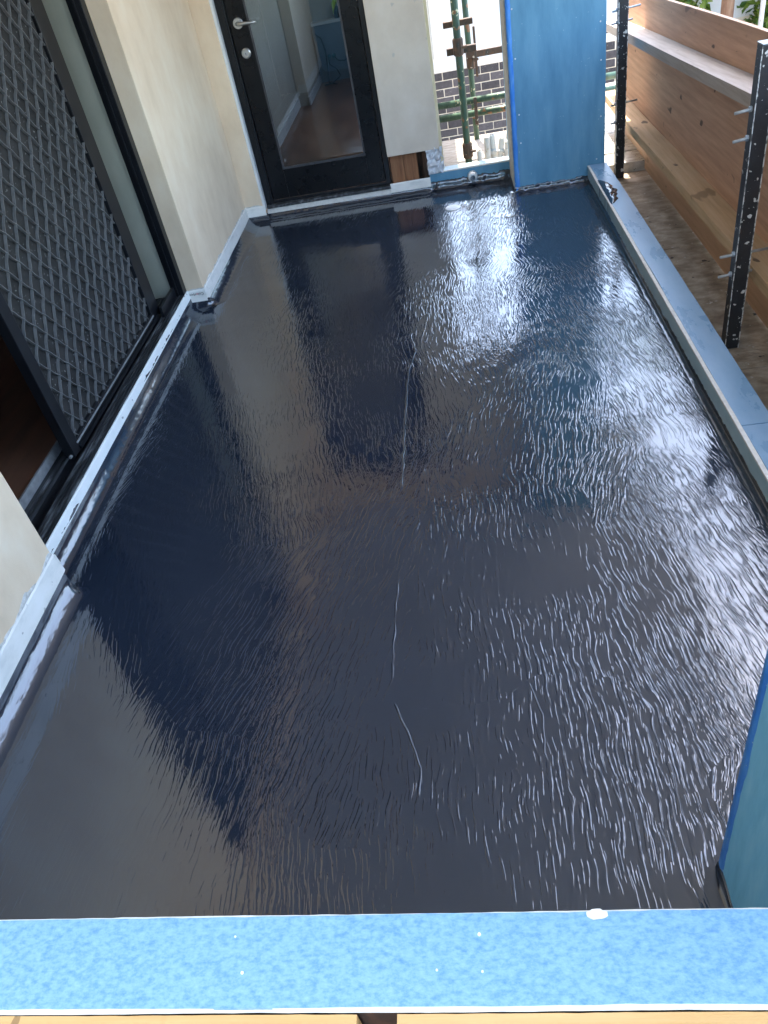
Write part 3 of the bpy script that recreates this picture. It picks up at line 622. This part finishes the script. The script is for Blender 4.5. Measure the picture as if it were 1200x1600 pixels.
# ------------------------------------------------------------------ neighbour house
nh = thing('neighbour_house', (.3, 10.1, -3), 'white rendered neighbour house wall with charcoal brick base seen through the gap', 'house')
WY = 10.0
obj('render_wall', box(-4.0, 7.0, WY-.012, WY+.3, -.232, 1.45), wallw, nh)
obj('mortar_bed', box(-4.0, 7.0, WY-.006, WY+.3, -3.0, -.233), mortar, nh)
obj('eave_board', box(-4.2, 7.2, WY-.45, WY+.3, 1.451, 1.60), wood_g, nh)
bl, bh, pl, ph = .206, .077, .216, .0868
bms = []
for k in range(3):
    me = bpy.data.meshes.new('brick'); b_ = box(-bl/2, bl/2, -.012, .02, -bh/2, bh/2, bev=.004); b_.to_mesh(me); b_.free(); me.materials.append(brick_ms[k]); bms.append(me)
for r_ in range(14):
    for i in range(-4, 9):
        x = .125+pl*(i+.5*(r_ % 2)); z = -.235-ph*(r_+.5)
        o = bpy.data.objects.new('brick', bms[random.randrange(3)]); C.objects.link(o); o.parent = nh
        o.location = Vector((x+random.uniform(-.003, .003), WY+random.uniform(-.003, .003), z))-nh.location
lg = thing('rubble_ledge', (.3, 9.4, -1.5), 'cream rubble strewn ledge at the foot of the charcoal brick wall', 'ledge')
b = nb(); rows = [[b.verts.new((-1.6+3.6*i/40, 6.9+3.1*j/24, -1.35+.05*nz(i*.5, j*.5)+.03*nz(i*1.7, j*1.7))) for j in range(25)] for i in range(41)]
for r0, r1 in zip(rows, rows[1:]):
    for k in range(24): b.faces.new((r0[k], r1[k], r1[k+1], r0[k+1]))
obj('rubble_surface', b, rubble_m, lg); obj('ledge_body', box(-1.6, 2.0, 6.9, 9.98, -3, -1.45), rubble_m, lg)

# ------------------------------------------------------------------ scaffold behind the gap
sc = thing('scaffold', (.15, 5.8, -3), 'green tube scaffold with rusty couplers standing behind the gap', 'scaffold')
def lean(p, q, r_, m, name): return obj(name, tube([p, q], r_, 14), m, sc, True)
lean((.128, 5.7, -3), (.128, 5.7, 3.4), .0242, green_p, 'standard')
lean((.243, 6.5, -3), (.205, 6.5, 3.4), .0215, green_p, 'standard')
lean((-.4, 5.98, .275), (1.6, 5.98, .275), .0225, green_p, 'ledger'); lean((-.4, 6.05, .175), (1.6, 6.05, .175), .0235, green_p, 'ledger')
obj('guard_bar', box(.20, 1.4, 6.44, 6.47, .455, .497), rust_p, sc)
obj('bracket', box(.045, .235, 5.735, 5.78, .765, .800, bev=.004), rust_p, sc)
obj('bracket', box(.052, .245, 5.735, 5.78, .610, .650, bev=.004), rust_p, sc)
for (x, y, z, h_) in ((.128, 5.7, .66, .05), (.128, 5.7, .03, .05), (.229, 6.5, .44, .06)):
    cp = obj('coupler', tube([(x, y, z-h_), (x, y, z-h_+.008), (x, y, z+h_-.008), (x, y, z+h_)], [.029, .034, .034, .029], 12), rust_p, sc)
    obj('coupler_bolt', tube([(x+.02, y-.045, z), (x+.055, y-.04, z)], .009, 8), rust_p, cp)
obj('swivel_plate', box(.205, .228, 5.94, 5.955, .12, .30, bev=.003), rust_p, sc)
obj('swivel_plate', box(.255, .272, 6.38, 6.40, .34, .66, bev=.003), rust_p, sc)
# pipe stubs standing on the scaffold behind the upstand
for i, (x, y, h_, tl, rr) in enumerate(((.205, 5.66, .135, .0, .017), (.262, 5.72, .20, .004, .021), (.312, 5.74, .205, -.012, .022), (.345, 5.80, .16, .03, .021), (.395, 5.78, .27, .045, .023))):
    p_ = thing('pipe_stub', (x, y, -.11), ['short thin white pipe stub nearest the green scaffold tube', 'white pipe stub second from the green scaffold tube', 'white pipe stub in the middle of the row behind the scupper', 'leaning dusty white pipe stub second from the far column', 'tallest white pipe stub leaning against the far blue column'][i], 'pipe', 'pipe stubs behind the scupper')
    b = nb(); n_ = 16; zz = [(-.11, rr), (h_-.115, rr), (h_-.11, rr*.97), (h_-.11, rr*.82), (h_-.19, rr*.80)]
    tube([(x+tl*(z+.11)/h_, y, z) for z, _ in zz], [r_ for _, r_ in zz], n_, b, cap=False); obj('pipe', b, pvc, p_, True)
    if i > 1: obj('collar', tube([(x+tl*.5, y, h_*.35-.11), (x+tl*.55, y, h_*.55-.11)], rr*1.18, 16), pvc, p_, True)
tag(obj('scaffold_ledge', box(-.6, .95, 5.26, 6.6, -.20, -.112), ledge_m), 'mortar spattered board carrying the white pipe stubs', 'board')

# ------------------------------------------------------------------ scaffold deck beside the kerb
dk = obj('scaffold_deck', box(.905, 2.6, .1, 7.6, -.26, -.17), plank_m, loc=(1.6, 3.5, -.2)); tag(dk, 'scaffold deck outside the kerb', kind='structure')
for a, c in ((.1, 1.4), (1.406, 2.64), (2.646, 3.855), (3.863, 5.115)):
    obj('deck_sheet', box(.907, 2.6, a, c, -.168, -.102-.004*random.random(), bev=.003), deck_m, dk)
yy = 5.125
for i in range(9):
    wd = .225; obj('plank', box(.90, 2.6, yy, yy+wd, -.166, -.047+.006*random.random(), bev=.005), plank_m, dk); yy += wd+.010

# ------------------------------------------------------------------ posts
def post(x, y, top, label, bolts):
    p_ = thing('guard_post', (x+.026, y+.026, -.1), label, 'post', 'black guard posts outside the kerb')
    obj('tube_section', box(x, x+.052, y, y+.052, -.10, top, bev=.003), post_m, p_)
    obj('worn_edge', box(x+.0495, x+.0530, y-.0008, y+.003, -.10, top-.002), post_w, p_)
    obj('worn_edge', box(x-.0008, x+.0022, y-.0008, y+.002, -.10, top-.002), post_w, p_)
    obj('end_cap', box(x-.001, x+.053, y-.001, y+.053, top+.0005, top+.004, bev=.001), zinc, p_)
    for (z, l0, l1, yo) in bolts:
        b_ = obj('threaded_rod', tube([(x-l0, y+yo, z-.006), (x+.052+l1, y+yo, z+.004)], .005, 10), zinc, p_, True)
        obj('nut', tube([(x-.010, y+yo, z), (x-.0005, y+yo, z)], .010, 6), zinc, b_)
post(1.0, 2.80, .962, 'nearer black guard post flecked with white paint at the right edge', ((.775, .055, .01, .026), (.685, .05, .01, .026), (.285, .052, .09, .02), (.205, .048, .02, .026)))
post(1.0, 5.02, 1.60, 'farther black guard post beside the far blue column', ((.795, .03, .07, .026), (.735, .035, .03, .026), (.32, .03, .07, .026), (.22, .03, .01, .026)))

# ------------------------------------------------------------------ timber hoarding
th = thing('timber_hoarding', (1.22, 3.6, -.1), 'timber hoarding of wide boards with two long rails beside the scaffold deck', 'hoarding')
HX = 1.20; HN, HS = 5.80, 1.2
def hboard(zlo, zhi, x0, t_, seed, m, name='board', bow=0.0, n_=46, y0=HS, y1=HN):
    bm = nb(); rows = []
    for i in range(n_+1):
        s = i/n_; y = y0+(y1-y0)*s; o_ = .006*nz(y*.9, seed)+bow*math.sin(math.pi*s)
        rows.append([bm.verts.new(v) for v in ((x0+o_, y, zlo(y)), (x0+o_+t_, y, zlo(y)), (x0+o_+t_, y, zhi(y)), (x0+o_, y, zhi(y)))])
    for r0, r1 in zip(rows, rows[1:]):
        for k in range(4): bm.faces.new((r0[k], r1[k], r1[(k+1) % 4], r0[(k+1) % 4]))
    bm.faces.new(rows[0]); bm.faces.new(rows[-1]); return obj(name, bm, m, th)
r1t = lambda y: .735-.050*(y-3.43); r2t = lambda y: .203-.004*(y-3.43)
tp = lambda y: .895-.042*(y-3.33)-.012*(y-4.2)**2*.3
hboard(lambda y: -.098, lambda y: r2t(y)-.03, HX, .02, 1, wood_f2)
hboard(lambda y: r2t(y)-.028, lambda y: r1t(y)-.022, HX, .02, 2, wood_f)
hboard(lambda y: r1t(y)-.020, tp, HX, .02, 3, wood_f)
hboard(lambda y: r1t(y)+.05, lambda y: tp(y)-.052+.006*math.sin(y*1.5), HX+.05, .018, 4, wood_f2, bow=.05)
hboard(lambda y: r1t(y)+.05, lambda y: tp(y)-.105+.012*math.sin((y-2.5)*.9), HX+.14, .018, 5, wood_f, bow=.03)
hboard(lambda y: r2t(y)-.046, r2t, HX-.117, .116, 6, wood_r, 'rail', y1=5.95)
hboard(lambda y: r1t(y)-.046, r1t, HX-.116, .115, 7, wood_g, 'rail', y1=5.92)

# ------------------------------------------------------------------ trees
def tree(name, label, base, top, r0, blobs, nleaf, lsz, seed, limbs=(), group=None):
    rnd = random.Random(seed); t = thing(name, base, label, 'tree', group)
    base = Vector(base); top = Vector(top); pts = []
    for i in range(9):
        s = i/8; p = base.lerp(top, s); p += Vector((.12*nz(s*3, seed), .12*nz(s*3, seed+5), 0))*min(1, s*3); pts.append(p)
    obj('trunk', tube(pts, [r0*(1-.65*i/8) for i in range(9)], 12), bark, t, True)
    for a, b_, r_ in limbs:
        a, b_ = Vector(a), Vector(b_); m_ = a.lerp(b_, .5)+Vector((0, 0, .12))
        obj('limb', tube([a, a.lerp(m_, .6), m_, m_.lerp(b_, .6), b_], [r_, r_*.9, r_*.75, r_*.55, r_*.3], 9), bark, t, True)
    me = bpy.data.meshes.new('crown'); V = []; F = []; MI = []
    tot = sum(b_[3] for b_ in blobs)
    for (c, rad, fl_, wt) in blobs:
        clumps = [(Vector((rnd.gauss(0, 1), rnd.gauss(0, 1), rnd.gauss(0, 1))).normalized()*rnd.uniform(.35, 1), rnd.uniform(.16, .34)) for _ in range(26)]
        for _ in range(int(nleaf*wt/tot)):
            cc, cr = rnd.choice(clumps)
            q = cc+Vector((rnd.gauss(0, 1), rnd.gauss(0, 1), rnd.gauss(0, 1)))*cr*.6
            p = Vector(c)+Vector((q.x*rad[0], q.y*rad[1], q.z*rad[2]))
            d = Vector((rnd.gauss(0, 1), rnd.gauss(0, 1), rnd.gauss(0, 1)-.5)).normalized(); s_ = d.cross(Vector((rnd.gauss(0, 1), rnd.gauss(0, 1), rnd.gauss(0, 1)))).normalized()
            l = lsz*rnd.uniform(.6, 1.3); k = len(V); nrm = d.cross(s_)
            V += [p, p+d*l*.5+s_*l*.24+nrm*l*.07, p+d*l, p+d*l*.5-s_*l*.24+nrm*l*.07]
            F += [(k, k+1, k+2), (k, k+2, k+3)]; mi = rnd.choice((0, 1, 1, 2, 2) if cc.z > 0 else (0, 0, 1, 2)); MI += [mi, mi]
    me.from_pydata([v-base for v in V], [], F); me.polygons.foreach_set('material_index', MI)
    for m in leaf_ms: me.materials.append(m)
    o = bpy.data.objects.new('crown', me); C.objects.link(o); o.parent = t
tree('garden_tree', 'orange brown trunked tree with bright leaves beyond the hoarding', (2.92, 9.35, -3), (3.05, 9.5, 5.2), .085,
     [((3.9, 9.6, .0), (.85, .9, .9), 1, 1.2), ((2.75, 10.1, .1), (.35, .5, .5), 1, .35), ((3.5, 9.8, 3.9), (1.5, 1.4, 1.2), 1, 1.2)], 9000, .11, 11,
     limbs=[((2.98, 9.4, -.9), (4.1, 8.9, .35), .06), ((3.0, 9.45, 1.8), (3.8, 9.9, 3.8), .05)])
tree('backdrop_tree', 'pale green tree farther back behind the orange brown trunk', (6.2, 17.5, -3), (6.3, 17.8, 2.5), .14,
     [((5.9, 17.3, -.6), (2.0, 1.6, 1.5), 1, 1), ((7.2, 18, 1.4), (1.8, 1.5, 1.2), 1, .7)], 9000, .17, 12, limbs=[((6.2, 17.5, -1), (5.2, 17.2, .2), .06)])
pl2 = obj('garden_pole', tube([(3.20, 9.1, -3), (3.20, 9.1, 3.5)], .024, 12), pvc, smooth=True); tag(pl2, 'slim pale pole beside the orange brown tree trunk', 'pole')
